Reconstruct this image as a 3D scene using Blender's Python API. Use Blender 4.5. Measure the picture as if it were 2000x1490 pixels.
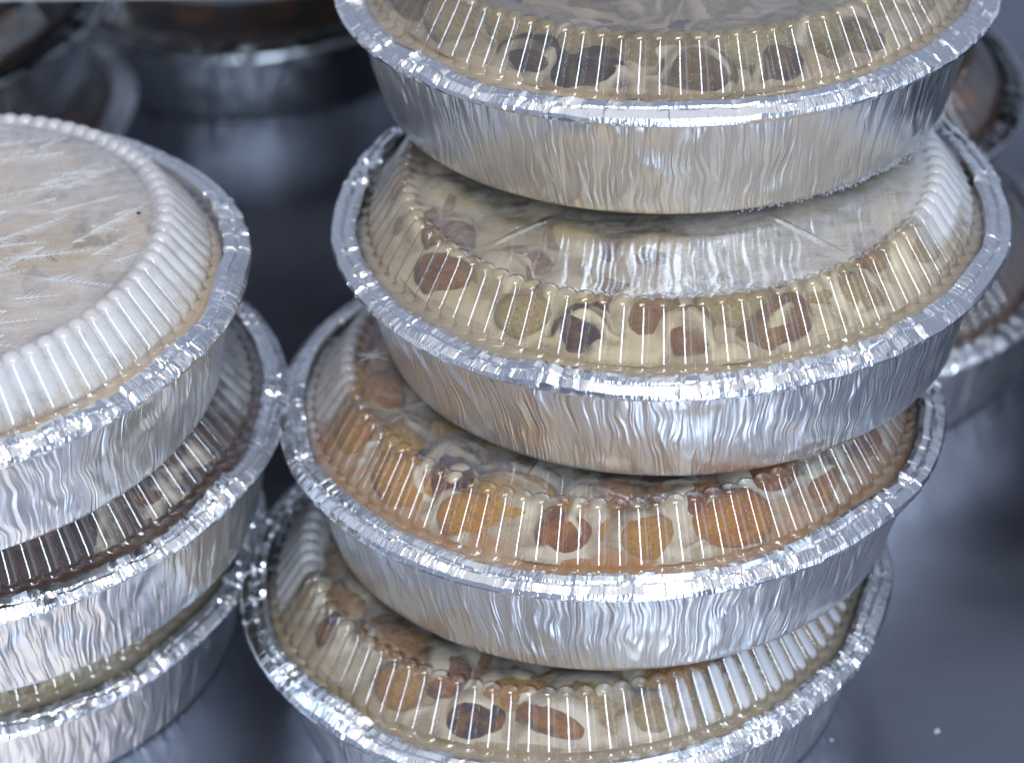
import bpy, math, random
import numpy as np
from mathutils import Vector, Matrix, Quaternion

for o in list(bpy.data.objects):
    bpy.data.objects.remove(o)
SC = bpy.context.scene
COL = SC.collection
RAD = math.radians

# ------------------------------------------------------------------ camera
PITCH, ROLL, CAMH = 0.5847, -0.05678, 0.59925
fw = Vector((0, math.cos(PITCH), -math.sin(PITCH)))
rt = Vector((1, 0, 0))
up = rt.cross(fw)
rx = rt * math.cos(ROLL) + up * math.sin(ROLL)
uy = -rt * math.sin(ROLL) + up * math.cos(ROLL)
cam = bpy.data.cameras.new('camera')
cam.sensor_width = 36.0
cam.sensor_fit = 'HORIZONTAL'
cam.lens = 90.0
cam.clip_start = 0.01
cam.clip_end = 50
cam.dof.use_dof = True
cam.dof.focus_distance = 0.80
cam.dof.aperture_fstop = 7.2
camo = bpy.data.objects.new('camera', cam)
COL.objects.link(camo)
m = Matrix((rx, uy, -fw)).transposed().to_4x4()
m.translation = Vector((0, 0, CAMH))
camo.matrix_world = m
SC.camera = camo

# ------------------------------------------------------------------ world, lamps, exposure
W = bpy.data.worlds.new('World')
SC.world = W
W.use_nodes = True
bg = W.node_tree.nodes['Background']
bg.inputs[0].default_value = (0.62, 0.73, 1.0, 1)
bg.inputs[1].default_value = 0.30


def lamp(name, loc, target, sx, sy, power, color):
    l = bpy.data.lights.new(name, 'AREA')
    l.shape = 'RECTANGLE'
    l.size, l.size_y, l.energy, l.color = sx, sy, power, color
    o = bpy.data.objects.new(name, l)
    COL.objects.link(o)
    o.location = loc
    d = (Vector(target) - Vector(loc)).normalized()
    x = Vector((1, 0, 0))
    y = (-d).cross(x).normalized()
    x = y.cross(-d).normalized()
    mm = Matrix((x, y, -d)).transposed().to_4x4()
    mm.translation = Vector(loc)
    o.matrix_world = mm
    return o


# a cool bright doorway behind the photographer, two warm tubes in the case's canopy, a soft ceiling
lamp('front_light', (0.30, -1.5, 1.26), (0.0, 0.8, 0.6), 0.36, 2.5, 46, (0.66, 0.80, 1.0))
lamp('tube_light', (0.0, 0.26, 1.10), (0, 0.75, 0.1), 0.62, 0.03, 1.3, (1.0, 0.86, 0.66))
lamp('tube_light', (0.0, 0.38, 1.14), (0, 0.75, 0.1), 0.62, 0.03, 1.3, (1.0, 0.86, 0.66))
lamp('ceiling_light', (0.0, 0.5, 1.6), (0, 0.55, 0.1), 2.2, 1.6, 3.2, (1.0, 0.97, 0.92))
lamp('window_light', (2.0, -0.3, 0.75), (0.05, 0.75, 0.12), 1.0, 1.3, 4.0, (0.72, 0.83, 1.0))

SC.view_settings.view_transform = 'Standard'
SC.view_settings.look = 'None'
SC.view_settings.gamma = 1
SC.view_settings.exposure = 0.62
SC.render.engine = 'CYCLES'
cy = SC.cycles
cy.max_bounces = 9
cy.glossy_bounces = 5
cy.transparent_max_bounces = 24
cy.caustics_reflective = False
cy.caustics_refractive = False
cy.sample_clamp_indirect = 5
cy.use_denoising = True


# ------------------------------------------------------------------ materials
class NT:
    def __init__(s, name):
        s.m = bpy.data.materials.new(name)
        s.m.use_nodes = True
        s.t = s.m.node_tree
        s.n = s.t.nodes
        s.n.clear()
        s.out = s.n.new('ShaderNodeOutputMaterial')

    def node(s, typ, ins=None, **kw):
        n = s.n.new(typ)
        for k, v in kw.items():
            setattr(n, k, v)
        for k, v in (ins or {}).items():
            if isinstance(v, bpy.types.NodeSocket):
                s.t.links.new(v, n.inputs[k])
            else:
                n.inputs[k].default_value = v
        return n

    def math(s, op, a, b=0.0, clamp=False):
        return s.node('ShaderNodeMath', {0: a, 1: b}, operation=op, use_clamp=clamp).outputs[0]

    def ramp(s, fac, stops, interp='LINEAR'):
        n = s.node('ShaderNodeValToRGB', {0: fac})
        cr = n.color_ramp
        cr.interpolation = interp
        while len(cr.elements) < len(stops):
            cr.elements.new(0.5)
        for e, (p, c) in zip(cr.elements, stops):
            e.position = p
            e.color = (*c, 1) if len(c) == 3 else c
        return n.outputs[0]

    def mapping(s, vec, scale):
        return s.node('ShaderNodeMapping', {'Vector': vec, 'Scale': scale}).outputs[0]

    def noise(s, vec, scale=1.0, detail=3.0, rough=0.5, dist=0.0):
        return s.node('ShaderNodeTexNoise', {'Vector': vec, 'Scale': scale, 'Detail': detail,
                                             'Roughness': rough, 'Distortion': dist}).outputs[0]

    def surf(s, sock):
        s.t.links.new(sock, s.out.inputs['Surface'])
        return s.m


def foil_material(name, wall):
    t = NT(name)
    uv = t.node('ShaderNodeUVMap', uv_map='UVMap').outputs[0]
    oi = t.node('ShaderNodeObjectInfo').outputs['Random']
    off = t.node('ShaderNodeCombineXYZ', {0: oi, 1: oi, 2: oi}).outputs[0]
    off = t.node('ShaderNodeVectorMath', {0: off, 1: (37.0, 11.0, 5.0)}, operation='MULTIPLY').outputs[0]
    vec = t.node('ShaderNodeVectorMath', {0: uv, 1: off}, operation='ADD').outputs[0]
    if wall:
        w = t.math('MULTIPLY', t.math('SUBTRACT', t.noise(t.mapping(vec, (90, 75, 1)), 1.0, 1.0, 0.5), 0.5), 0.0042)
        w = t.math('ADD', w, t.math('MULTIPLY', t.math('SUBTRACT', t.noise(t.mapping(vec, (22, 30, 1)), 1.0, 1.0, 0.5), 0.5), 0.007))
        vec = t.node('ShaderNodeVectorMath', {0: vec, 1: t.node('ShaderNodeCombineXYZ', {0: w}).outputs[0]}, operation='ADD').outputs[0]
        a = t.noise(t.mapping(vec, (300, 26, 1)), 1.0, 1.0, 0.45, 0.7)
        a = t.math('ABSOLUTE', t.math('SUBTRACT', t.math('MULTIPLY', a, 2.0), 1.0))
        b = t.noise(t.mapping(vec, (640, 50, 1)), 1.0, 1.0, 0.5, 0.5)
        h = t.math('ADD', t.math('MULTIPLY', a, 1.0), t.math('MULTIPLY', b, 0.4))
        bump = t.node('ShaderNodeBump', {'Strength': 0.6, 'Distance': 0.0013, 'Height': h}).outputs[0]
        ro = 0.30
    else:
        a = t.noise(t.mapping(vec, (900, 160, 1)), 1.0, 2.0, 0.5, 0.8)
        bump = t.node('ShaderNodeBump', {'Strength': 0.35, 'Distance': 0.0008, 'Height': a}).outputs[0]
        ro = 0.17
    sm = t.noise(t.mapping(vec, (60, 60, 1)), 1.0, 3.0, 0.6)
    rough = t.math('ADD', t.math('MULTIPLY', sm, 0.12), ro - 0.06)
    p = t.node('ShaderNodeBsdfPrincipled', {'Base Color': (0.86, 0.87, 0.88, 1), 'Metallic': 1.0,
                                            'Roughness': rough, 'Normal': bump})
    return t.surf(p.outputs[0])


def lid_material():
    t = NT('clear_plastic_with_frost')
    lw = t.node('ShaderNodeLayerWeight', {'Blend': 0.5}).outputs['Facing']
    f5 = t.math('POWER', lw, 2.8)
    fr = t.math('ADD', t.math('MULTIPLY', f5, 0.9), 0.08, True)
    tint = t.ramp(lw, [(0.0, (0.965, 0.965, 0.96)), (0.55, (0.93, 0.93, 0.925)), (0.72, (0.62, 0.62, 0.61)), (1.0, (0.12, 0.12, 0.12))])
    tr = t.node('ShaderNodeBsdfTransparent', {'Color': tint}).outputs[0]
    gl = t.node('ShaderNodeBsdfGlossy', {'Color': (1, 1, 1, 1), 'Roughness': 0.055}).outputs[0]
    base = t.node('ShaderNodeMixShader', {0: fr, 1: tr, 2: gl}).outputs[0]
    # the film of breath and ice crystals on the plastic
    tc = t.node('ShaderNodeTexCoord').outputs['Object']
    n1 = t.noise(tc, 260, 4.0, 0.65)
    n2 = t.noise(t.mapping(tc, (40, 120, 100)), 1.0, 3.0, 0.5, 1.2)
    n3 = t.noise(tc, 1500, 2.0, 0.6)
    at = t.node('ShaderNodeAttribute', attribute_name='frost').outputs['Fac']
    nn = t.math('ADD', t.math('ADD', t.math('MULTIPLY', n1, 0.35), t.math('MULTIPLY', n2, 0.45)),
                t.math('MULTIPLY', n3, 0.2))
    v = t.math('ADD', t.math('MULTIPLY', at, 1.15), t.math('MULTIPLY', t.math('SUBTRACT', nn, 0.5), 1.5))
    v = t.node('ShaderNodeMapRange', {0: v, 1: 0.15, 2: 0.95, 3: 0.0, 4: 0.95}).outputs[0]
    v = t.math('MULTIPLY', v, t.math('GREATER_THAN', at, 0.004))
    hz = t.math('MULTIPLY', t.noise(tc, 35, 3.0, 0.6), 0.10)
    v = t.math('MAXIMUM', v, hz)
    bump = t.node('ShaderNodeBump', {'Strength': 0.6, 'Distance': 0.0006, 'Height': n3}).outputs[0]
    df = t.node('ShaderNodeBsdfDiffuse', {'Color': (0.86, 0.87, 0.90, 1), 'Normal': bump}).outputs[0]
    tl = t.node('ShaderNodeBsdfTranslucent', {'Color': (0.88, 0.88, 0.90, 1)}).outputs[0]
    ice = t.node('ShaderNodeMixShader', {0: 0.45, 1: df, 2: tl}).outputs[0]
    igl = t.node('ShaderNodeBsdfGlossy', {'Color': (1, 1, 1, 1), 'Roughness': 0.22}).outputs[0]
    ice = t.node('ShaderNodeMixShader', {0: t.math('MULTIPLY', fr, 0.7), 1: ice, 2: igl}).outputs[0]
    return t.surf(t.node('ShaderNodeMixShader', {0: v, 1: base, 2: ice}).outputs[0])


def ice_material():
    t = NT('ice_crystal')
    df = t.node('ShaderNodeBsdfDiffuse', {'Color': (0.86, 0.87, 0.88, 1)}).outputs[0]
    tl = t.node('ShaderNodeBsdfTranslucent', {'Color': (0.88, 0.88, 0.88, 1)}).outputs[0]
    a = t.node('ShaderNodeMixShader', {0: 0.5, 1: df, 2: tl}).outputs[0]
    tr = t.node('ShaderNodeBsdfTransparent').outputs[0]
    return t.surf(t.node('ShaderNodeMixShader', {0: 0.35, 1: a, 2: tr}).outputs[0])


def dough_material(name, stops):
    t = NT(name)
    tc = t.node('ShaderNodeTexCoord').outputs['Object']
    oi = t.node('ShaderNodeObjectInfo').outputs['Random']
    sh = t.node('ShaderNodeVectorMath', {0: tc, 1: t.node('ShaderNodeCombineXYZ', {0: t.math('MULTIPLY', oi, 31.0), 1: t.math('MULTIPLY', oi, 17.0)}).outputs[0]}, operation='ADD').outputs[0]
    n = t.noise(sh, 1.3, 5.0, 0.62)
    f = t.math('ADD', t.math('MULTIPLY', t.math('POWER', oi, 1.5), 0.88), t.math('MULTIPLY', t.math('SUBTRACT', n, 0.46), 1.0), True)
    c = t.ramp(f, stops)
    fine = t.noise(sh, 7, 6.0, 0.72)
    pore = t.node('ShaderNodeMixRGB', {0: t.node('ShaderNodeMapRange', {0: fine, 1: 0.36, 2: 0.56, 3: 0.4, 4: 0.0}).outputs[0], 1: c, 2: (0.09, 0.035, 0.015, 1)})
    c = pore.outputs[0]
    bump = t.node('ShaderNodeBump', {'Strength': 0.9, 'Distance': 0.003, 'Height': fine}).outputs[0]
    p = t.node('ShaderNodeBsdfPrincipled', {'Base Color': c, 'Roughness': 0.42, 'Normal': bump,
                                            'Subsurface Weight': 0.15, 'Subsurface Radius': (0.004, 0.002, 0.001),
                                            'Subsurface Scale': 1.0})
    return t.surf(p.outputs[0])


def cream_material(name, c0, c1, thin=False, veil=0.12):
    t = NT(name)
    tc = t.node('ShaderNodeTexCoord').outputs['Object']
    n = t.noise(tc, 55, 4.0, 0.6, 0.6)
    c = t.ramp(n, [(0.35, c0), (0.68, c1)])
    bump = t.node('ShaderNodeBump', {'Strength': 0.35, 'Distance': 0.001,
                                     'Height': t.noise(tc, 220, 3.0, 0.6)}).outputs[0]
    p = t.node('ShaderNodeBsdfPrincipled', {'Base Color': c, 'Roughness': 0.4, 'Normal': bump})
    if not thin:
        return t.surf(p.outputs[0])
    # a glaze: see-through where the pour runs out thin
    at = t.node('ShaderNodeAttribute', attribute_name='thick').outputs['Fac']
    at = t.math('ADD', at, t.math('MULTIPLY', t.math('SUBTRACT', t.noise(tc, 420, 3.0, 0.6), 0.5), 0.5))
    a = t.node('ShaderNodeMapRange', {0: at, 1: 0.0, 2: 0.80, 3: veil, 4: 0.97}).outputs[0]
    tr = t.node('ShaderNodeBsdfTransparent').outputs[0]
    return t.surf(t.node('ShaderNodeMixShader', {0: a, 1: tr, 2: p.outputs[0]}).outputs[0])


def steel_material():
    t = NT('brushed_steel')
    tc = t.node('ShaderNodeTexCoord').outputs['Object']
    n = t.noise(t.mapping(tc, (8, 500, 1)), 1.0, 3.0, 0.6)
    s = t.noise(tc, 9, 4.0, 0.6, 0.8)
    c = t.ramp(s, [(0.3, (0.28, 0.29, 0.33)), (0.7, (0.38, 0.39, 0.44))])
    r = t.math('ADD', t.math('MULTIPLY', s, 0.16), 0.22)
    bump = t.node('ShaderNodeBump', {'Strength': 0.12, 'Distance': 0.0004, 'Height': n}).outputs[0]
    p = t.node('ShaderNodeBsdfPrincipled', {'Base Color': c, 'Metallic': 1.0, 'Roughness': r, 'Normal': bump})
    return t.surf(p.outputs[0])


FOIL_WALL = foil_material('crinkled_foil', True)
FOIL_RIM = foil_material('crimped_foil', False)
LID = lid_material()
ICE = ice_material()
STEEL = steel_material()

# ------------------------------------------------------------------ mesh helpers


def vnoise(rng, nt, nz, th, z):
    """periodic (in th, 0..1) smooth value noise in -1..1; th in turns, z in 0..1"""
    g = rng.uniform(-1, 1, (nz + 2, nt))
    x = (th % 1.0) * nt
    y = np.clip(z, 0, 1) * nz
    i = np.floor(x).astype(int)
    j = np.floor(y).astype(int)
    fx, fy = x - i, y - j
    fx = fx * fx * (3 - 2 * fx)
    fy = fy * fy * (3 - 2 * fy)
    i0, i1 = i % nt, (i + 1) % nt
    return (g[j, i0] * (1 - fx) + g[j, i1] * fx) * (1 - fy) + (g[j + 1, i0] * (1 - fx) + g[j + 1, i1] * fx) * fy


def link(name, me, mat, parent=None, smooth=True):
    if mat is not None and not me.materials:
        me.materials.append(mat)
    o = bpy.data.objects.new(name, me)
    COL.objects.link(o)
    o.parent = parent
    return o


def raw_mesh(name, V, F, smooth=True):
    """V (n,3), F (m,3|4) arrays"""
    me = bpy.data.meshes.new(name)
    V = np.asarray(V, np.float32)
    F = np.asarray(F, np.int32)
    k = F.shape[1]
    me.vertices.add(len(V))
    me.vertices.foreach_set('co', V.ravel())
    me.loops.add(F.size)
    me.loops.foreach_set('vertex_index', F.ravel())
    me.polygons.add(len(F))
    me.polygons.foreach_set('loop_start', np.arange(len(F), dtype=np.int32) * k)
    me.polygons.foreach_set('use_smooth', np.full(len(F), smooth))
    me.update(calc_edges=True)
    return me


def ring_mesh(name, X, Y, Z, smooth=True, uv=None):
    """rows x segs grid closed round the second axis"""
    nr, ns = X.shape
    V = np.stack([X, Y, Z], -1).reshape(-1, 3)
    j, i = np.meshgrid(np.arange(nr - 1), np.arange(ns), indexing='ij')
    i2 = (i + 1) % ns
    F = np.stack([j * ns + i, j * ns + i2, (j + 1) * ns + i2, (j + 1) * ns + i], -1).reshape(-1, 4)
    me = raw_mesh(name, V, F, smooth)
    if uv is not None:
        u, v = uv                       # u per segment (length ns+1), v per row
        U = np.stack([np.stack([u[i], v[j]], -1), np.stack([u[i + 1], v[j]], -1),
                      np.stack([u[i + 1], v[j + 1]], -1), np.stack([u[i], v[j + 1]], -1)], 2).reshape(-1, 2)
        l = me.uv_layers.new(name='UVMap')
        l.data.foreach_set('uv', U.astype(np.float32).ravel())
    return me


R_RIM, R_BASE, H_PAN = 0.115, 0.0993, 0.0402
NF = 92                                   # flutes round a lid


def az(r, a, z):
    """azimuth a from the -y side towards +x"""
    return r * np.sin(a), -r * np.cos(a), z


def wall_mesh(seed, segs, rows):
    rng = np.random.default_rng(seed)
    prof = [(0.1086, H_PAN - 0.0008)]
    for k in range(1, rows + 1):
        f = k / rows
        prof.append((0.1086 + (R_BASE + 0.0003 - 0.1086) * f, H_PAN - 0.0012 + (0.0026 - H_PAN + 0.0012) * f))
    prof += [(R_BASE, 0.0014), (R_BASE - 0.0008, 0.0005), (R_BASE - 0.0024, 0.0), (R_BASE - 0.006, 0.0006),
             (R_BASE - 0.02, 0.0008), (0.03, 0.0008), (0.0005, 0.0008)]
    prof = np.array(prof)
    th = np.arange(segs) / segs
    T, RR = np.meshgrid(th, prof[:, 0])
    ZZ = np.repeat(prof[:, 1][:, None], segs, 1)
    v = ZZ / H_PAN
    # folds of the pressed foil: they run down the wall, wander and die out
    wx = T + vnoise(rng, 34, 4, T, v) * 0.006 + vnoise(rng, 12, 2, T, v) * 0.004
    d = 0.00042 * (1 - 2 * np.abs(vnoise(rng, 95, 3, wx, v)))
    d += 0.00024 * vnoise(rng, 190, 5, wx, v) * (0.5 + 0.5 * vnoise(rng, 20, 2, T, v))
    d += 0.0005 * vnoise(rng, 22, 1, T, v)
    fade = np.clip((v - 0.015) / 0.08, 0.05, 1) * (RR > R_BASE - 0.004)
    d *= fade
    A = T * 2 * np.pi
    X, Y, Z = az(RR + d, A, ZZ)
    u = np.arange(segs + 1) / segs * 0.66
    sv = np.concatenate([[0], np.cumsum(np.hypot(np.diff(prof[:, 0]), np.diff(prof[:, 1])))])
    return ring_mesh('pan_wall', X, Y, Z, True, (u, sv))


def rim_mesh(seed, segs):
    rng = np.random.default_rng(seed + 500)
    prof = np.array([(0.1083, -0.0016), (0.1138, -0.0008), (0.1150, 0.0001), (0.1152, 0.0010), (0.1146, 0.0023),
                     (0.1123, 0.0037), (0.1115, 0.0040), (0.1108, 0.0029), (0.1100, 0.0040), (0.1080, 0.0046),
                     (0.1065, 0.0044), (0.1061, 0.0032)])
    amp = np.array([0, .25, .45, .8, 1, 1, 1, 1.1, 1.1, 1.1, 1.2, 1.2])
    hum = np.array([0, 0, .1, .3, .5, .8, .9, .95, 1, 1, 1, 1])
    th = np.arange(segs) / segs
    n = 430
    bp = np.sort(rng.uniform(0, 1, n))
    bp = np.concatenate([[0], bp, [1]])

    def crease(scale):
        q = rng.normal(0, scale, len(bp))
        q[-1] = q[0]
        return np.interp(th, bp, q)
    mod = np.clip(0.9 + 0.9 * vnoise(rng, 36, 1, th, th * 0), 0.3, 1.7)
    hump = np.clip(vnoise(rng, 30, 1, th, th * 0), -0.5, 1) * (0.6 + 0.4 * vnoise(rng, 7, 1, th, th * 0))
    wav = vnoise(rng, 26, 1, th, th * 0)
    cz0, cr0 = crease(0.00024), crease(0.00020)
    oz = vnoise(rng, 9, 1, th, th * 0) * 0.0006
    R, Z = [], []
    for k, (r, z) in enumerate(prof):
        R.append(r + amp[k] * mod * (cr0 * 0.7 + crease(0.00014)) + hum[k] * wav * 0.0014)
        Z.append(z + H_PAN + amp[k] * mod * (cz0 * 0.8 + crease(0.00018)) + hum[k] * hump * 0.0026 + oz)
    R, Z = np.array(R), np.array(Z)
    A = np.repeat((th * 2 * np.pi)[None], len(prof), 0)
    X, Y, Z = az(R, A, Z)
    u = np.arange(segs + 1) / segs * 0.7
    sv = np.concatenate([[0], np.cumsum(np.hypot(np.diff(prof[:, 0]), np.diff(prof[:, 1])))])
    return ring_mesh('rim', X, Y, Z, False, (u, sv))


def lid_mesh(seed, sub, frost, ribs, lid_h=0.0181, amp=0.0021):
    """thin clear dome: flange, a wall of rounded flutes leaning in, a flat top with pressed radial ribs"""
    rng = np.random.default_rng(seed + 900)
    segs = NF * sub
    P = [(0.1098, 0.0014), (0.1062, 0.0014), (0.1035, 0.0012)]
    wall = []
    r0, z0, r1, z1 = 0.1016, 0.0014, 0.0912, lid_h - 0.0016
    nW = 16
    for k in range(nW + 1):
        f = k / nW
        wall.append((r0 + (r1 - r0) * f, z0 + (z1 - z0) * f))
    a0 = math.atan2(z1 - z0, r0 - r1)
    rs = 0.0032                             # shoulder radius
    cx, cz = r1 - rs * math.sin(a0), z1 - rs * math.cos(a0)
    for k in range(1, 7):
        a = a0 * (1 - k / 6)
        wall.append((cx + rs * math.sin(a), cz + rs * math.cos(a)))
    rt_, zt_ = wall[-1]
    for d in (0.0007, 0.0014, 0.0021, 0.003, 0.004, 0.005):
        wall.append((rt_ - d, zt_))
    P += wall
    for r in np.linspace(rt_ - 0.0065, 0.012, 26):
        P.append((r, zt_))
    P += [(0.005, zt_), (0.0003, zt_)]
    P = np.array(P)
    d = np.gradient(P, axis=0)
    N = np.stack([d[:, 1], -d[:, 0]], -1)
    N /= np.linalg.norm(N, axis=1)[:, None]
    N[N[:, 1] < 0] *= -1
    s = np.concatenate([[0], np.cumsum(np.hypot(np.diff(P[:, 0]), np.diff(P[:, 1])))])
    sf, st = s[3] - 0.0006, s[3 + nW + 6] + 0.0024        # capsule from the foot to just over the shoulder
    ul = np.sin(np.pi / 2 * ((np.arange(segs) % sub) / sub * 2 - 1))
    th = (np.arange(segs) // sub + (ul + 1) / 2) / NF
    T, RR = np.meshgrid(th, P[:, 0])
    UL = np.repeat(ul[None], len(P), 0)
    S = np.repeat(s[:, None], segs, 1)
    hw = np.pi * RR / NF
    x = UL * hw
    c = np.clip(S, sf + 0.0031, st - 0.0031)
    dist = np.hypot(x, S - c) / np.maximum(hw, 1e-5)
    dist = np.where(S < sf + 0.0031, np.hypot(x, S - c) / 0.0033, dist)
    dist = np.where(S > st - 0.0031, np.hypot(x, S - c) / 0.0031, dist)
    bulge = np.sqrt(np.clip(1 - (dist * 0.985) ** 2, 0, 1))
    B = bulge * amp
    v = np.clip(S / s[-1], 0, 1)
    B += 0.00012 * vnoise(rng, 40, 6, T, v)
    # flat top: shallow buckles and pressed ribs
    top = np.clip((rt_ - 0.004 - RR) / 0.004, 0, 1)
    B += top * (0.00028 * vnoise(rng, 26, 9, T + 0.02 * vnoise(rng, 9, 3, T, v), v) + 0.0004 * vnoise(rng, 7, 4, T, v)
                - 0.0004)
    A = T * 2 * np.pi
    for (ra, rin, rout, w) in ribs:
        da = (A - ra + np.pi) % (2 * np.pi) - np.pi
        lat = np.abs(da) * RR
        along = np.clip((RR - rin) / 0.002, 0, 1) * np.clip((rout - RR) / 0.002, 0, 1)
        B += top * along * 0.0006 * np.clip(1 - (lat / w) ** 2, 0, 1)
    R = RR + N[:, 0][:, None] * B
    Z = np.repeat(P[:, 1][:, None], segs, 1) + N[:, 1][:, None] * B + H_PAN + 0.0012
    X, Y, Z = az(R, A, Z)
    me = ring_mesh('lid', X, Y, Z, True)
    flange = 0.17 * ((RR > 0.1028) & (S < s[4]))
    fr = np.clip(frost(((A + np.pi) % (2 * np.pi)) - np.pi, RR, v, bulge), 0, 1) if frost else np.zeros_like(A)
    fr = np.maximum(fr, flange)
    at = me.attributes.new('frost', 'FLOAT', 'POINT')
    at.data.foreach_set('value', fr.astype(np.float32).ravel())
    return me


def lid_height(lid_h=0.0181):
    return H_PAN + 0.0012 + lid_h


def tetra_cloud(name, pts, size, rng):
    """small ice grains: irregular octahedra"""
    base = np.array([(1, 0, 0), (-1, 0, 0), (0, 1, 0), (0, -1, 0), (0, 0, 1), (0, 0, -1)], float)
    fc = np.array([(0, 2, 4), (2, 1, 4), (1, 3, 4), (3, 0, 4), (2, 0, 5), (1, 2, 5), (3, 1, 5), (0, 3, 5)])
    V, F = [], []
    for k, p in enumerate(pts):
        s = size * rng.uniform(0.5, 1.5) * rng.uniform(0.5, 1.3, 3)
        q = np.array(Quaternion(rng.normal(0, 1, 4)).normalized().to_matrix())
        V.append((base * s) @ q.T + p)
        F.append(fc + 6 * k)
    return raw_mesh(name, np.concatenate(V), np.concatenate(F), False)


def feather_mesh(name, items, rng):
    """fern-like ice crystals lying on a flat lid: a ridge with side needles, each a thin three-sided bar"""
    V, F = [], []

    def bar(p, q, w, h):
        p, q = np.array(p), np.array(q)
        d = q[:2] - p[:2]
        n = np.array([-d[1], d[0]]) / max(np.hypot(*d), 1e-9) * w
        k = len(V)
        V.extend([(p[0] + n[0], p[1] + n[1], p[2]), (p[0] - n[0], p[1] - n[1], p[2]), (p[0], p[1], p[2] + h),
                  (q[0], q[1], q[2] + h * 0.2)])
        F.extend([(k, k + 2, k + 3), (k + 2, k + 1, k + 3), (k + 1, k, k + 3), (k, k + 1, k + 2)])
    for (x, y, z, a, L) in items:
        ex, ey = x + L * math.cos(a), y + L * math.sin(a)
        bar((x, y, z), (ex, ey, z), 0.00035, 0.0005)
        n = int(L / 0.0011)
        for k in range(n):
            f = (k + rng.uniform(0, 1)) / n
            l = L * (0.30 * (1 - f) + 0.06) * rng.uniform(0.4, 1.2)
            for sgn in (-1, 1):
                b = a + sgn * (1.0 + rng.uniform(-0.15, 0.15))
                px, py = x + L * f * math.cos(a), y + L * f * math.sin(a)
                bar((px, py, z), (px + l * math.cos(b), py + l * math.sin(b), z), 0.00022, 0.0004)
    return raw_mesh(name, V, F, False)


def blob_meshes():
    import bmesh
    out = []
    for k in range(7):
        rng = np.random.default_rng(40 + k)
        bm = bmesh.new()
        bmesh.ops.create_icosphere(bm, subdivisions=3, radius=1)
        ph = rng.uniform(0, 6.28, (5, 3))
        fr = rng.uniform(1.2, 3.4, (5, 3))
        for v in bm.verts:
            p = np.array(v.co)
            s = 1 + sum(0.07 * math.sin(fr[i] @ p * 1.3 + ph[i, 0]) for i in range(5))
            q = np.sign(p) * np.abs(p) ** 0.82          # a little squarer, like torn chunks of bread
            v.co = q * s
        me = bpy.data.meshes.new('dough_piece')
        bm.to_mesh(me)
        bm.free()
        me.polygons.foreach_set('use_smooth', np.full(len(me.polygons), True))
        out.append(me)
    return out


BLOBS = blob_meshes()


def tag(o, label, cat, group=None):
    o['label'], o['category'] = label, cat
    if group:
        o['group'] = group
    return o


def root_empty(name, loc, n):
    o = bpy.data.objects.new(name, None)
    o.empty_display_size = 0.02
    COL.objects.link(o)
    o.location = loc
    o.rotation_mode = 'QUATERNION'
    o.rotation_quaternion = Vector((0, 0, 1)).rotation_difference(Vector(n).normalized())
    return o


def make_pan(rim_c, tilt, seed, label, group, frost=None, ribs=(), hi=True):
    n = Vector((tilt[0], tilt[1], 1)).normalized()
    base = Vector(rim_c) - n * H_PAN
    t = root_empty('foil_pan', base, n)
    tag(t, label, 'foil pan', group)
    link('pan_wall', wall_mesh(seed, 1440 if hi else 480, 22 if hi else 8), FOIL_WALL, t)
    link('rim', rim_mesh(seed, 1300 if hi else 400), FOIL_RIM, t)
    lid = link('lid', lid_mesh(seed, 12 if hi else 8, frost, ribs), LID, t)
    return t, lid


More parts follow.
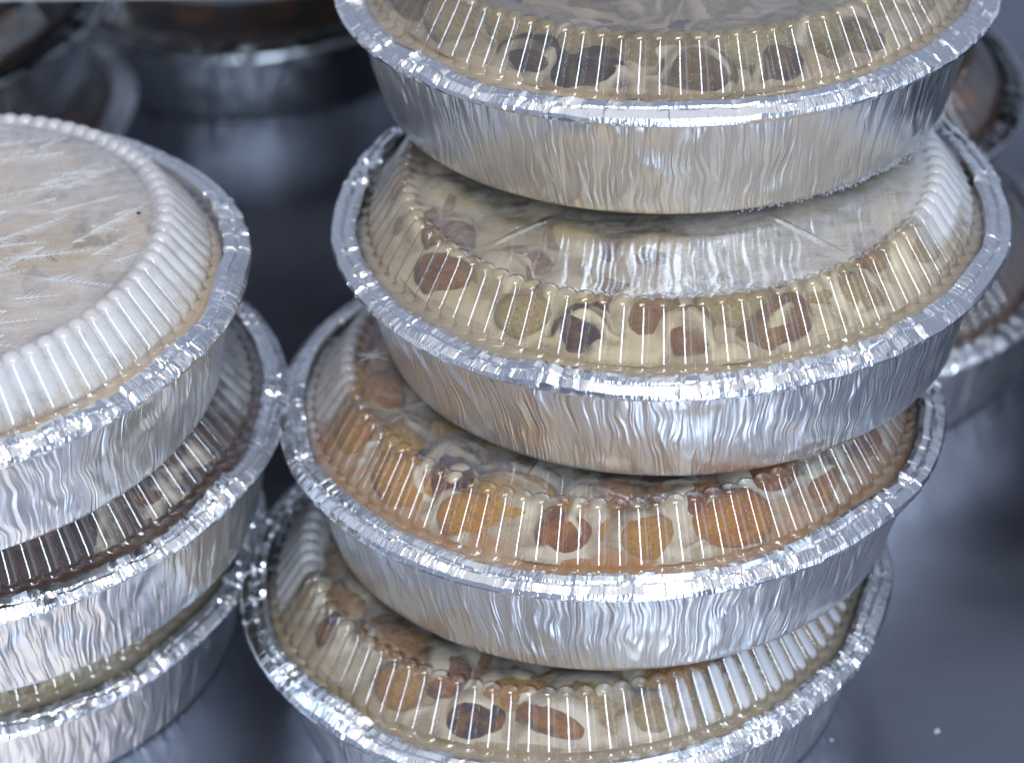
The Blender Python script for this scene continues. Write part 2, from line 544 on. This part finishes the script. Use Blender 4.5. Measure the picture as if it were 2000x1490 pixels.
def make_food(pan, seed, name, label, cat, dough, cream, icing, cover, strands, n_ring=(36, 16, 11, 5), level=0.0,
              size=1.0, inner=0.8):
    rng = np.random.default_rng(seed + 77)
    t = root_empty(name, pan.location, pan.rotation_quaternion @ Vector((0, 0, 1)))
    tag(t, label, cat, 'food packed in the foil pans')
    zr = H_PAN                                    # local height of the rim plane
    # cooked base filling the pan up to its rim
    rr = np.array([0.0972, 0.1012, 0.1040, 0.1050, 0.1052, 0.1030, 0.0985, 0.092, 0.08, 0.065, 0.05, 0.03, 0.012, 0.0004])
    zz = np.array([0.002, 0.018, 0.030, 0.0372, 0.0392, 0.0408, 0.0413, 0.0432, 0.0475, 0.047, 0.046, 0.046, 0.046, 0.046])
    zz = np.where(zz > 0.044, zz + level, zz)
    segs = 180
    T, RR = np.meshgrid(np.arange(segs) / segs, rr)
    ZZ = np.repeat(zz[:, None], segs, 1)
    ZZ = ZZ + np.where(RR < 0.1, 0.0016, 0.0003) * vnoise(rng, 40, 9, T, RR / 0.11) * (ZZ > 0.038)
    X, Y, Z = az(RR, T * 2 * np.pi, ZZ)
    link('cake_base', ring_mesh('cake_base', X, Y, Z), cream, t)
    # torn pieces heaped on it
    ell = []
    for ring, (cnt, r) in enumerate(zip(n_ring, (0.0865, 0.066, 0.043, 0.018))):
        a0 = rng.uniform(0, 6)
        for k in range(cnt):
            a = a0 + (k + rng.uniform(-0.3, 0.3)) / cnt * 2 * np.pi
            r2 = r + rng.uniform(-0.004, 0.002)
            sx = rng.uniform(0.0080, 0.0105) * size
            sy = rng.uniform(0.0090, 0.0155) * size
            sz = rng.uniform(0.0065, 0.0095) * size
            x, y, _ = az(r2, a, 0)
            if ring == 0:                        # packed against the flutes: a low row and a row on its shoulder
                if k % 2:
                    r2, z = 0.0972 - sx * 1.2 - rng.uniform(0, 0.0015), zr + 0.0024
                else:
                    r2, z = 0.0880 - sx * 1.2 - rng.uniform(0, 0.002), zr + 0.0075 + level
            else:
                z = zr + level + 0.0025 + rng.uniform(-0.002, 0.002)
            x, y, _ = az(r2, a, 0)
            z = min(z, zr + 0.0150 - sz * 1.15)
            o = link('dough_piece', BLOBS[int(rng.integers(7))], None, t)
            o.location = (x, y, z)
            rot = a - np.pi / 2 + rng.uniform(-0.35, 0.35)
            o.rotation_euler = (rng.uniform(-0.25, 0.25), rng.uniform(-0.25, 0.25), rot)
            o.scale = (sx, sy, sz)
            if not o.data.materials:
                o.data.materials.append(dough)
            o.material_slots[0].link = 'OBJECT'
            o.material_slots[0].material = dough
            ell.append((x, y, z, sx, sy, sz, rot))
    # icing poured in strands over the pieces: one sheet that follows them
    n = 230
    g = np.linspace(-0.099, 0.099, n)
    GX, GY = np.meshgrid(g, g, indexing='ij')
    GR = np.hypot(GX, GY)
    h = zr + 0.0003 + level + np.interp(GR, [0, 0.05, 0.08, 0.092, 0.0985], [0.0058, 0.0060, 0.0072, 0.0030, 0.0008])
    for (x, y, z, sx, sy, sz, ro) in ell:
        c, s = math.cos(ro), math.sin(ro)
        lx = ((GX - x) * c + (GY - y) * s) / (sx * 1.03)
        ly = (-(GX - x) * s + (GY - y) * c) / (sy * 1.03)
        q = 1 - lx * lx - ly * ly
        h = np.where(q > 0, np.maximum(h, z + sz * 1.03 * np.sqrt(np.clip(q, 0, 1))), h)
    for _ in range(2):
        hp = np.pad(h, 1, mode='edge')
        h2 = (hp[:-2, 1:-1] + hp[2:, 1:-1] + hp[1:-1, :-2] + hp[1:-1, 2:] + 4 * h) / 8
        h = np.maximum(h2, h - 0.0012)
    M = np.full((n, n), -1.0)
    for k in range(strands):
        a = rng.uniform(0, np.pi) if k % 3 else rng.uniform(0, 0.5)
        nx, ny = math.cos(a), math.sin(a)
        off = rng.uniform(-0.088, 0.088)
        al = -GX * ny + GY * nx
        wob = 0.006 * np.sin(al * rng.uniform(60, 130) + rng.uniform(0, 6)) + 0.003 * np.sin(al * 260 + rng.uniform(0, 6))
        w = rng.uniform(0.0022, 0.0042) * (1 + 0.35 * np.sin(al * 150 + rng.uniform(0, 6)))
        M = np.maximum(M, 1 - np.abs(GX * nx + GY * ny - off + wob) / w)
    nz = np.zeros((n, n))
    for sc, am in ((0.016, 1.0), (0.007, 0.5)):
        q = rng.uniform(-1, 1, (64, 64))
        fx, fy = (GX + 0.1) / sc, (GY + 0.1) / sc
        i, j = fx.astype(int), fy.astype(int)
        fx, fy = fx - i, fy - j
        fx, fy = fx * fx * (3 - 2 * fx), fy * fy * (3 - 2 * fy)
        nz += am * ((q[i, j] * (1 - fx) + q[i + 1, j] * fx) * (1 - fy) + (q[i, j + 1] * (1 - fx) + q[i + 1, j + 1] * fx) * fy)
    M = np.maximum(M, (nz + cover + np.interp(GR, [0.062, 0.08], [inner, 0.0])) * 1.8)
    M = np.where(GR > 0.0985, -1, M)
    lim = zr + 0.0012 + np.interp(GR, [0, 0.080, 0.0865, 0.0965, 0.1005], [0.0155, 0.0152, 0.0125, 0.0006, 0.0002])
    z = np.minimum(h + 0.0016 * np.sqrt(np.clip(M, 0, 1)) + 0.0001, lim)
    idx = -np.ones((n, n), int)
    fk = np.minimum(np.minimum(GR[:-1, :-1], GR[1:, 1:]), np.minimum(GR[1:, :-1], GR[:-1, 1:])) < 0.0985
    shr = np.minimum(1.0, 0.0985 / np.maximum(GR, 1e-6))
    GX, GY = GX * shr, GY * shr
    used = np.zeros((n, n), bool)
    used[:-1, :-1] |= fk
    used[1:, :-1] |= fk
    used[1:, 1:] |= fk
    used[:-1, 1:] |= fk
    idx[used] = np.arange(used.sum())
    V = np.stack([GX[used], GY[used], z[used]], -1)
    I, J = np.nonzero(fk)
    F = np.stack([idx[I, J], idx[I + 1, J], idx[I + 1, J + 1], idx[I, J + 1]], -1)
    if len(F):
        me = raw_mesh('icing', V, F)
        me.attributes.new('thick', 'FLOAT', 'POINT').data.foreach_set('value', (np.clip(M, -0.5, 1) * 0.8 + 0.2)[used].astype(np.float32))
        link('icing', me, icing, t)
    return t


# ------------------------------------------------------------------ the case floor
fl = link('floor', raw_mesh('floor', [(-2.5, -1.0, 0), (2.5, -1.0, 0), (2.5, 4, 0), (-2.5, 4, 0)], [(0, 1, 2, 3)], False), STEEL)
fl['kind'] = 'structure'

# ------------------------------------------------------------------ food colours
CREAM = cream_material('cream_custard', (0.40, 0.30, 0.18), (0.52, 0.42, 0.28))
CREAM_ORANGE = cream_material('soaked_crumb', (0.44, 0.20, 0.06), (0.52, 0.38, 0.24))
CREAM_YELLOW = cream_material('yellow_custard', (0.62, 0.45, 0.25), (0.72, 0.57, 0.37))
CHOC = cream_material('dark_crumb', (0.06, 0.025, 0.014), (0.14, 0.06, 0.03))
ICING = cream_material('white_icing', (0.54, 0.43, 0.29), (0.65, 0.55, 0.40), True)
ICING_Y = cream_material('butter_icing', (0.52, 0.40, 0.22), (0.62, 0.51, 0.32), True)
ICING_DIM = cream_material('beige_icing', (0.32, 0.25, 0.16), (0.44, 0.36, 0.25), True)
ICING_CLEAR = cream_material('thin_icing', (0.50, 0.38, 0.25), (0.64, 0.52, 0.37), True, 0.02)
ICING_GOLD = cream_material('golden_custard', (0.66, 0.46, 0.22), (0.76, 0.60, 0.36), True)
D_GOLD = dough_material('golden_bread', [(0.0, (0.62, 0.46, 0.20)), (0.45, (0.55, 0.33, 0.12)), (0.72, (0.38, 0.17, 0.06)), (1.0, (0.07, 0.035, 0.025))])
D_ORANGE = dough_material('orange_bread', [(0.0, (0.78, 0.42, 0.07)), (0.45, (0.72, 0.29, 0.03)), (0.72, (0.40, 0.12, 0.02)), (1.0, (0.045, 0.025, 0.022))])
D_PALE = dough_material('pale_bread', [(0.0, (0.70, 0.52, 0.28)), (0.45, (0.68, 0.37, 0.11)), (0.75, (0.50, 0.20, 0.05)), (1.0, (0.10, 0.045, 0.035))])
D_OLIVE = dough_material('brown_bread', [(0.0, (0.52, 0.42, 0.22)), (0.45, (0.36, 0.25, 0.11)), (0.75, (0.17, 0.10, 0.05)), (1.0, (0.04, 0.028, 0.022))])
D_CHOC = dough_material('chocolate_bread', [(0.0, (0.40, 0.15, 0.035)), (0.35, (0.16, 0.045, 0.016)), (0.7, (0.06, 0.02, 0.012)), (1.0, (0.02, 0.01, 0.01))])
D_YELLOW = dough_material('yellow_bread', [(0.0, (0.70, 0.54, 0.29)), (0.6, (0.64, 0.44, 0.20)), (1.0, (0.50, 0.28, 0.10))])


# ------------------------------------------------------------------ frost on the lids (a in radians from the near side, towards +x)
def win(x, a, b, s):
    return np.clip((x - a) / s, 0, 1) * np.clip((b - x) / s, 0, 1)


def frost_a(a, r, v, b):
    return win(r, -0.1, 0.086, 0.004) * 0.14


def frost_b(a, r, v, b):
    d = np.degrees(a)
    top = win(r, 0.080, 0.098, 0.003) * win(d, 52, 130, 12) * 1.0
    film = win(r, -0.1, 0.088, 0.004) * (0.22 + win(d, -20, 110, 25) * 0.20)
    side = win(r, 0.090, 0.103, 0.003) * win(d, 62, 150, 15) * 0.62
    left = win(r, 0.086, 0.112, 0.004) * win(np.abs(d), 95, 190, 12) * 0.42
    return np.maximum(np.maximum(top, film), np.maximum(side, left))


def frost_c(a, r, v, b):
    d = np.degrees(a)
    return np.maximum(win(r, 0.085, 0.108, 0.005) * win(d, -140, -72, 10) * 0.62, win(r, -0.1, 0.086, 0.004) * 0.2)


def frost_d(a, r, v, b):
    d = np.degrees(a)
    left = win(r, 0.082, 0.104, 0.004) * win(d, -150, -76, 5) * 0.85
    e = 1 - ((r - 0.0955) / 0.0056) ** 2 - ((1 - b) / 0.28) ** 2
    right = np.clip(e * 2.2, 0, 1) * win(d, 8, 100, 24) * 1.15
    return np.maximum(np.maximum(left, right), win(r, -0.1, 0.086, 0.004) * 0.22)


def frost_l1(a, r, v, b):
    d = np.degrees(a)
    fl = np.clip((r - 0.083) / 0.003, 0, 1) * np.clip((0.1035 - r) / 0.008, 0, 1) ** 0.5 * (0.66 + 0.16 * b)
    top = win(r, -0.1, 0.087, 0.003) * 0.58
    x, y = r * np.sin(a), -r * np.cos(a)
    hole = np.exp(-((x - 0.035) / 0.045) ** 2 - ((y + 0.008) / 0.014) ** 2) * 0.30
    return np.maximum(fl, top - hole)


def frost_l2(a, r, v, b):
    d = np.degrees(a)
    return win(r, 0.088, 0.104, 0.004) * win(d, 72, 150, 14) * 0.5


def ribs_for(a0, n=8, rin=0.052, rout=0.079):
    return [(a0 + 2 * np.pi * k / n, rin, rout, 0.0013) for k in range(n)]


# ------------------------------------------------------------------ the four-high stack
G4, G3 = 'foil pans of the four-high stack', 'foil pans of the three-high stack'
TS = 0.8
PANS = {
    'A': ((0.0608, 0.8152, 0.2246), (0.0345, 0.0114)),
    'B': ((0.0566, 0.7577, 0.1632), (0.0077, -0.0027)),
    'C': ((0.0335, 0.7359, 0.1018), (0.0350, 0.0200)),
    'D': ((0.0148, 0.7218, 0.0402), (0.0, 0.0)),
    'L1': ((-0.1989, 0.7283, 0.1642), (-0.0443, 0.0019)),
    'L2': ((-0.1925, 0.7419, 0.1024), (-0.0364, -0.0183)),
    'L3': ((-0.2080, 0.7563, 0.0402), (0.0, 0.0)),
}


def P(k):
    c, t = PANS[k]
    return c, (t[0] * TS, t[1] * TS)


pA, lA = make_pan(*P('A'), 1, 'topmost foil pan of the four-high stack, clear lid over dark bread', G4, frost_a, ribs_for(0.9))
pB, lB = make_pan(*P('B'), 2, 'foil pan second from the top of the four-high stack, clear lid over golden bread', G4, frost_b,
                  ribs_for(RAD(-52), 8, 0.050, 0.080))
pC, lC = make_pan(*P('C'), 3, 'foil pan third from the top of the four-high stack, clear lid over orange bread', G4, frost_c,
                  ribs_for(RAD(-68), 8, 0.055, 0.080))
pD, lD = make_pan(*P('D'), 4, 'foil pan at the bottom of the four-high stack, lid flutes spotted with white frost', G4, frost_d,
                  ribs_for(RAD(-20), 8, 0.055, 0.080))
pL1, lL1 = make_pan(*P('L1'), 5, 'topmost foil pan of the three-high stack, lid white with feathery frost', G3, frost_l1, ribs_for(0.3))
pL2, lL2 = make_pan(*P('L2'), 6, 'middle foil pan of the three-high stack, clear lid over chocolate bread', G3, frost_l2, ribs_for(0.5))
pL3, lL3 = make_pan(*P('L3'), 7, 'foil pan at the bottom of the three-high stack, filled with pale yellow pudding', G3, None, ribs_for(0.7))

make_food(pA, 11, 'bread_pudding', 'dark brown bread with beige icing in topmost pan of four-high stack', 'bread pudding',
          D_OLIVE, CREAM, ICING_DIM, -0.25, 12, inner=-0.5)
make_food(pB, 12, 'bread_pudding', 'golden bread pieces under butter icing, second pan from top of four-high stack', 'bread pudding',
          D_GOLD, CREAM, ICING_Y, 0.15, 15)
make_food(pC, 13, 'bread_pudding', 'orange bread pieces with white icing, third pan from top of four-high stack', 'bread pudding',
          D_ORANGE, CREAM_ORANGE, ICING, -0.05, 11, inner=0.2)
make_food(pD, 14, 'bread_pudding', 'pale bread pieces with white icing in bottom pan of four-high stack', 'bread pudding',
          D_PALE, CREAM, ICING, 0.2, 12)
make_food(pL1, 15, 'bread_pudding', 'creamy yellow pudding under the frosted lid of three-high stack', 'bread pudding',
          D_YELLOW, CREAM_YELLOW, ICING_GOLD, 0.35, 9, inner=0.6)
make_food(pL2, 16, 'bread_pudding', 'dark chocolate bread with cream icing in middle pan of three-high stack', 'bread pudding',
          D_CHOC, CHOC, ICING_CLEAR, -0.5, 10, inner=0.2)
make_food(pL3, 17, 'bread_pudding', 'smooth pale yellow pudding in bottom pan of three-high stack', 'bread pudding',
          D_YELLOW, CREAM_YELLOW, ICING_GOLD, 0.45, 8)

# ------------------------------------------------------------------ pans behind, on the same floor
GB = 'foil pans standing behind the two stacks'
pE, lE = make_pan((-0.125, 1.258, H_PAN), (0, 0), 21, 'single foil pan standing alone on the steel floor behind both stacks', GB, None, (), False)
make_food(pE, 31, 'bread_pudding', 'dark bread in the single foil pan standing alone behind', 'bread pudding', D_CHOC, CHOC, ICING_CLEAR, -2, 2, (24, 16, 10, 5))
pF, lF = make_pan((-0.288, 1.104, H_PAN), (0, 0), 22, 'lower foil pan of the two-high stack behind the frosted pan', GB, None, (), False)
pG, lG = make_pan((-0.292, 1.092, 0.1016), (0.0, 0.0), 23, 'upper foil pan of the two-high stack behind the frosted pan', GB, None, (), False)
make_food(pF, 32, 'bread_pudding', 'dark bread in lower pan of stack behind the frosted pan', 'bread pudding', D_CHOC, CHOC, ICING_CLEAR, -2, 2, (24, 16, 10, 5))
make_food(pG, 33, 'bread_pudding', 'dark bread in upper pan of stack behind the frosted pan', 'bread pudding', D_CHOC, CHOC, ICING_CLEAR, -2, 2, (24, 16, 10, 5))
pH, lH = make_pan((0.122, 0.936, H_PAN), (0, 0), 24, 'lower foil pan of the stack hidden behind the four-high stack', GB, None, (), False)
pI, lI = make_pan((0.108, 0.966, 0.1016), (0, 0), 25, 'upper foil pan of the stack hidden behind the four-high stack', GB, None, (), False)
make_food(pH, 34, 'bread_pudding', 'dark bread in lower pan hidden behind the four-high stack', 'bread pudding', D_CHOC, CHOC, ICING_CLEAR, -2, 2, (24, 16, 10, 5))
make_food(pI, 35, 'bread_pudding', 'dark bread in upper pan hidden behind the four-high stack', 'bread pudding', D_CHOC, CHOC, ICING_CLEAR, -2, 2, (24, 16, 10, 5))

# ------------------------------------------------------------------ shelf over the pans behind
PAINT = NT('pale_enamel')
_n = PAINT.noise(PAINT.node('ShaderNodeTexCoord').outputs['Object'], 40, 4.0, 0.6)
PAINT = PAINT.surf(PAINT.node('ShaderNodeBsdfPrincipled', {'Base Color': PAINT.ramp(_n, [(0.3, (0.66, 0.68, 0.72)), (0.7, (0.74, 0.76, 0.79))]),
                                                           'Roughness': 0.35}).outputs[0])


def box(name, x0, x1, y0, y1, z0, z1, mat, parent):
    V = [(x, y, z) for z in (z0, z1) for y in (y0, y1) for x in (x0, x1)]
    F = [(0, 2, 3, 1), (4, 5, 7, 6), (0, 1, 5, 4), (2, 6, 7, 3), (0, 4, 6, 2), (1, 3, 7, 5)]
    return link(name, raw_mesh(name, V, F, False), mat, parent)


sh = root_empty('shelf', (-0.098, 0.9433, 0.1664), (0, 0, 1))
sh.rotation_quaternion = Quaternion((0, 0, 1), -0.1035)
tag(sh, 'pale enamelled shelf edge above the dark pans standing behind', 'shelf')
box('front_lip', -1.2, 1.2, 0, 0.003, 0, 0.016, PAINT, sh)
box('shelf_board', -1.2, 1.2, 0.003, 0.42, 0.011, 0.0158, PAINT, sh)

# ------------------------------------------------------------------ loose frost
rng = np.random.default_rng(5)
zt = lid_height() - 0.0002
it = []
for k in range(120):
    r, a = 0.078 * math.sqrt(rng.uniform(0, 1)), rng.uniform(0, 6.28)
    it.append((r * math.cos(a), r * math.sin(a), zt, rng.uniform(-0.5, 0.9) + (math.pi if k % 3 == 0 else 0), rng.uniform(0.008, 0.026)))
o = link('frost_crystals', feather_mesh('frost_crystals', it, rng), ICE, lL1)
o['kind'] = 'stuff'
# a star of frost on the lid of the third pan
it = []
c0 = (-0.0815, 0.0043)
for k in range(7):
    it.append((c0[0], c0[1], zt, k * 0.9 + 0.3, rng.uniform(0.003, 0.008)))
o = link('frost_star', feather_mesh('frost_star', it, rng), ICE, lC)
o['kind'] = 'stuff'
# grains grown along the foot of the topmost pan
pts = []
for k in range(1300):
    a = RAD(float(np.clip(rng.normal(46, 15), 0, 80)))
    rr = R_BASE + abs(rng.normal(0, 0.0011)) - 0.0012
    x, y, _ = az(rr, a, 0)
    pts.append((x, y, abs(rng.normal(0, 0.0011)) + 0.0002))
o = link('frost_grains', tetra_cloud('frost_grains', np.array(pts), 0.00030, rng), ICE, pA)
o['kind'] = 'stuff'

# crumbs of ice on the floor
for (x, y, s, lb) in ((0.1405, 0.6698, 0.0012, 'small white crumb of ice on bare steel floor'),
                      (0.1035, 0.6686, 0.0009, 'tiny white crumb of ice beside the bottom pan')):
    o = link('ice_crumb', tetra_cloud('ice_crumb', rng.normal(0, s * .3, (14, 3)) * (1, 1, .5) + (0, 0, s * .5), s * .6, rng), ICE)
    o.location = (x, y, 0)
    tag(o, lb, 'ice crumb', 'ice crumbs on the floor')

# a dark seed lying on the frosted lid
seed = link('seed', BLOBS[2].copy(), None)
seed.data.materials.clear()
seed.data.materials.append(D_CHOC)
q = pL1.rotation_quaternion
seed.location = pL1.location + q @ Vector((0.0805, 0.006, lid_height() + 0.0012))
seed.scale = (0.0007, 0.0005, 0.0004)
tag(seed, 'tiny dark seed lying on the frosted lid near its ribs', 'seed')
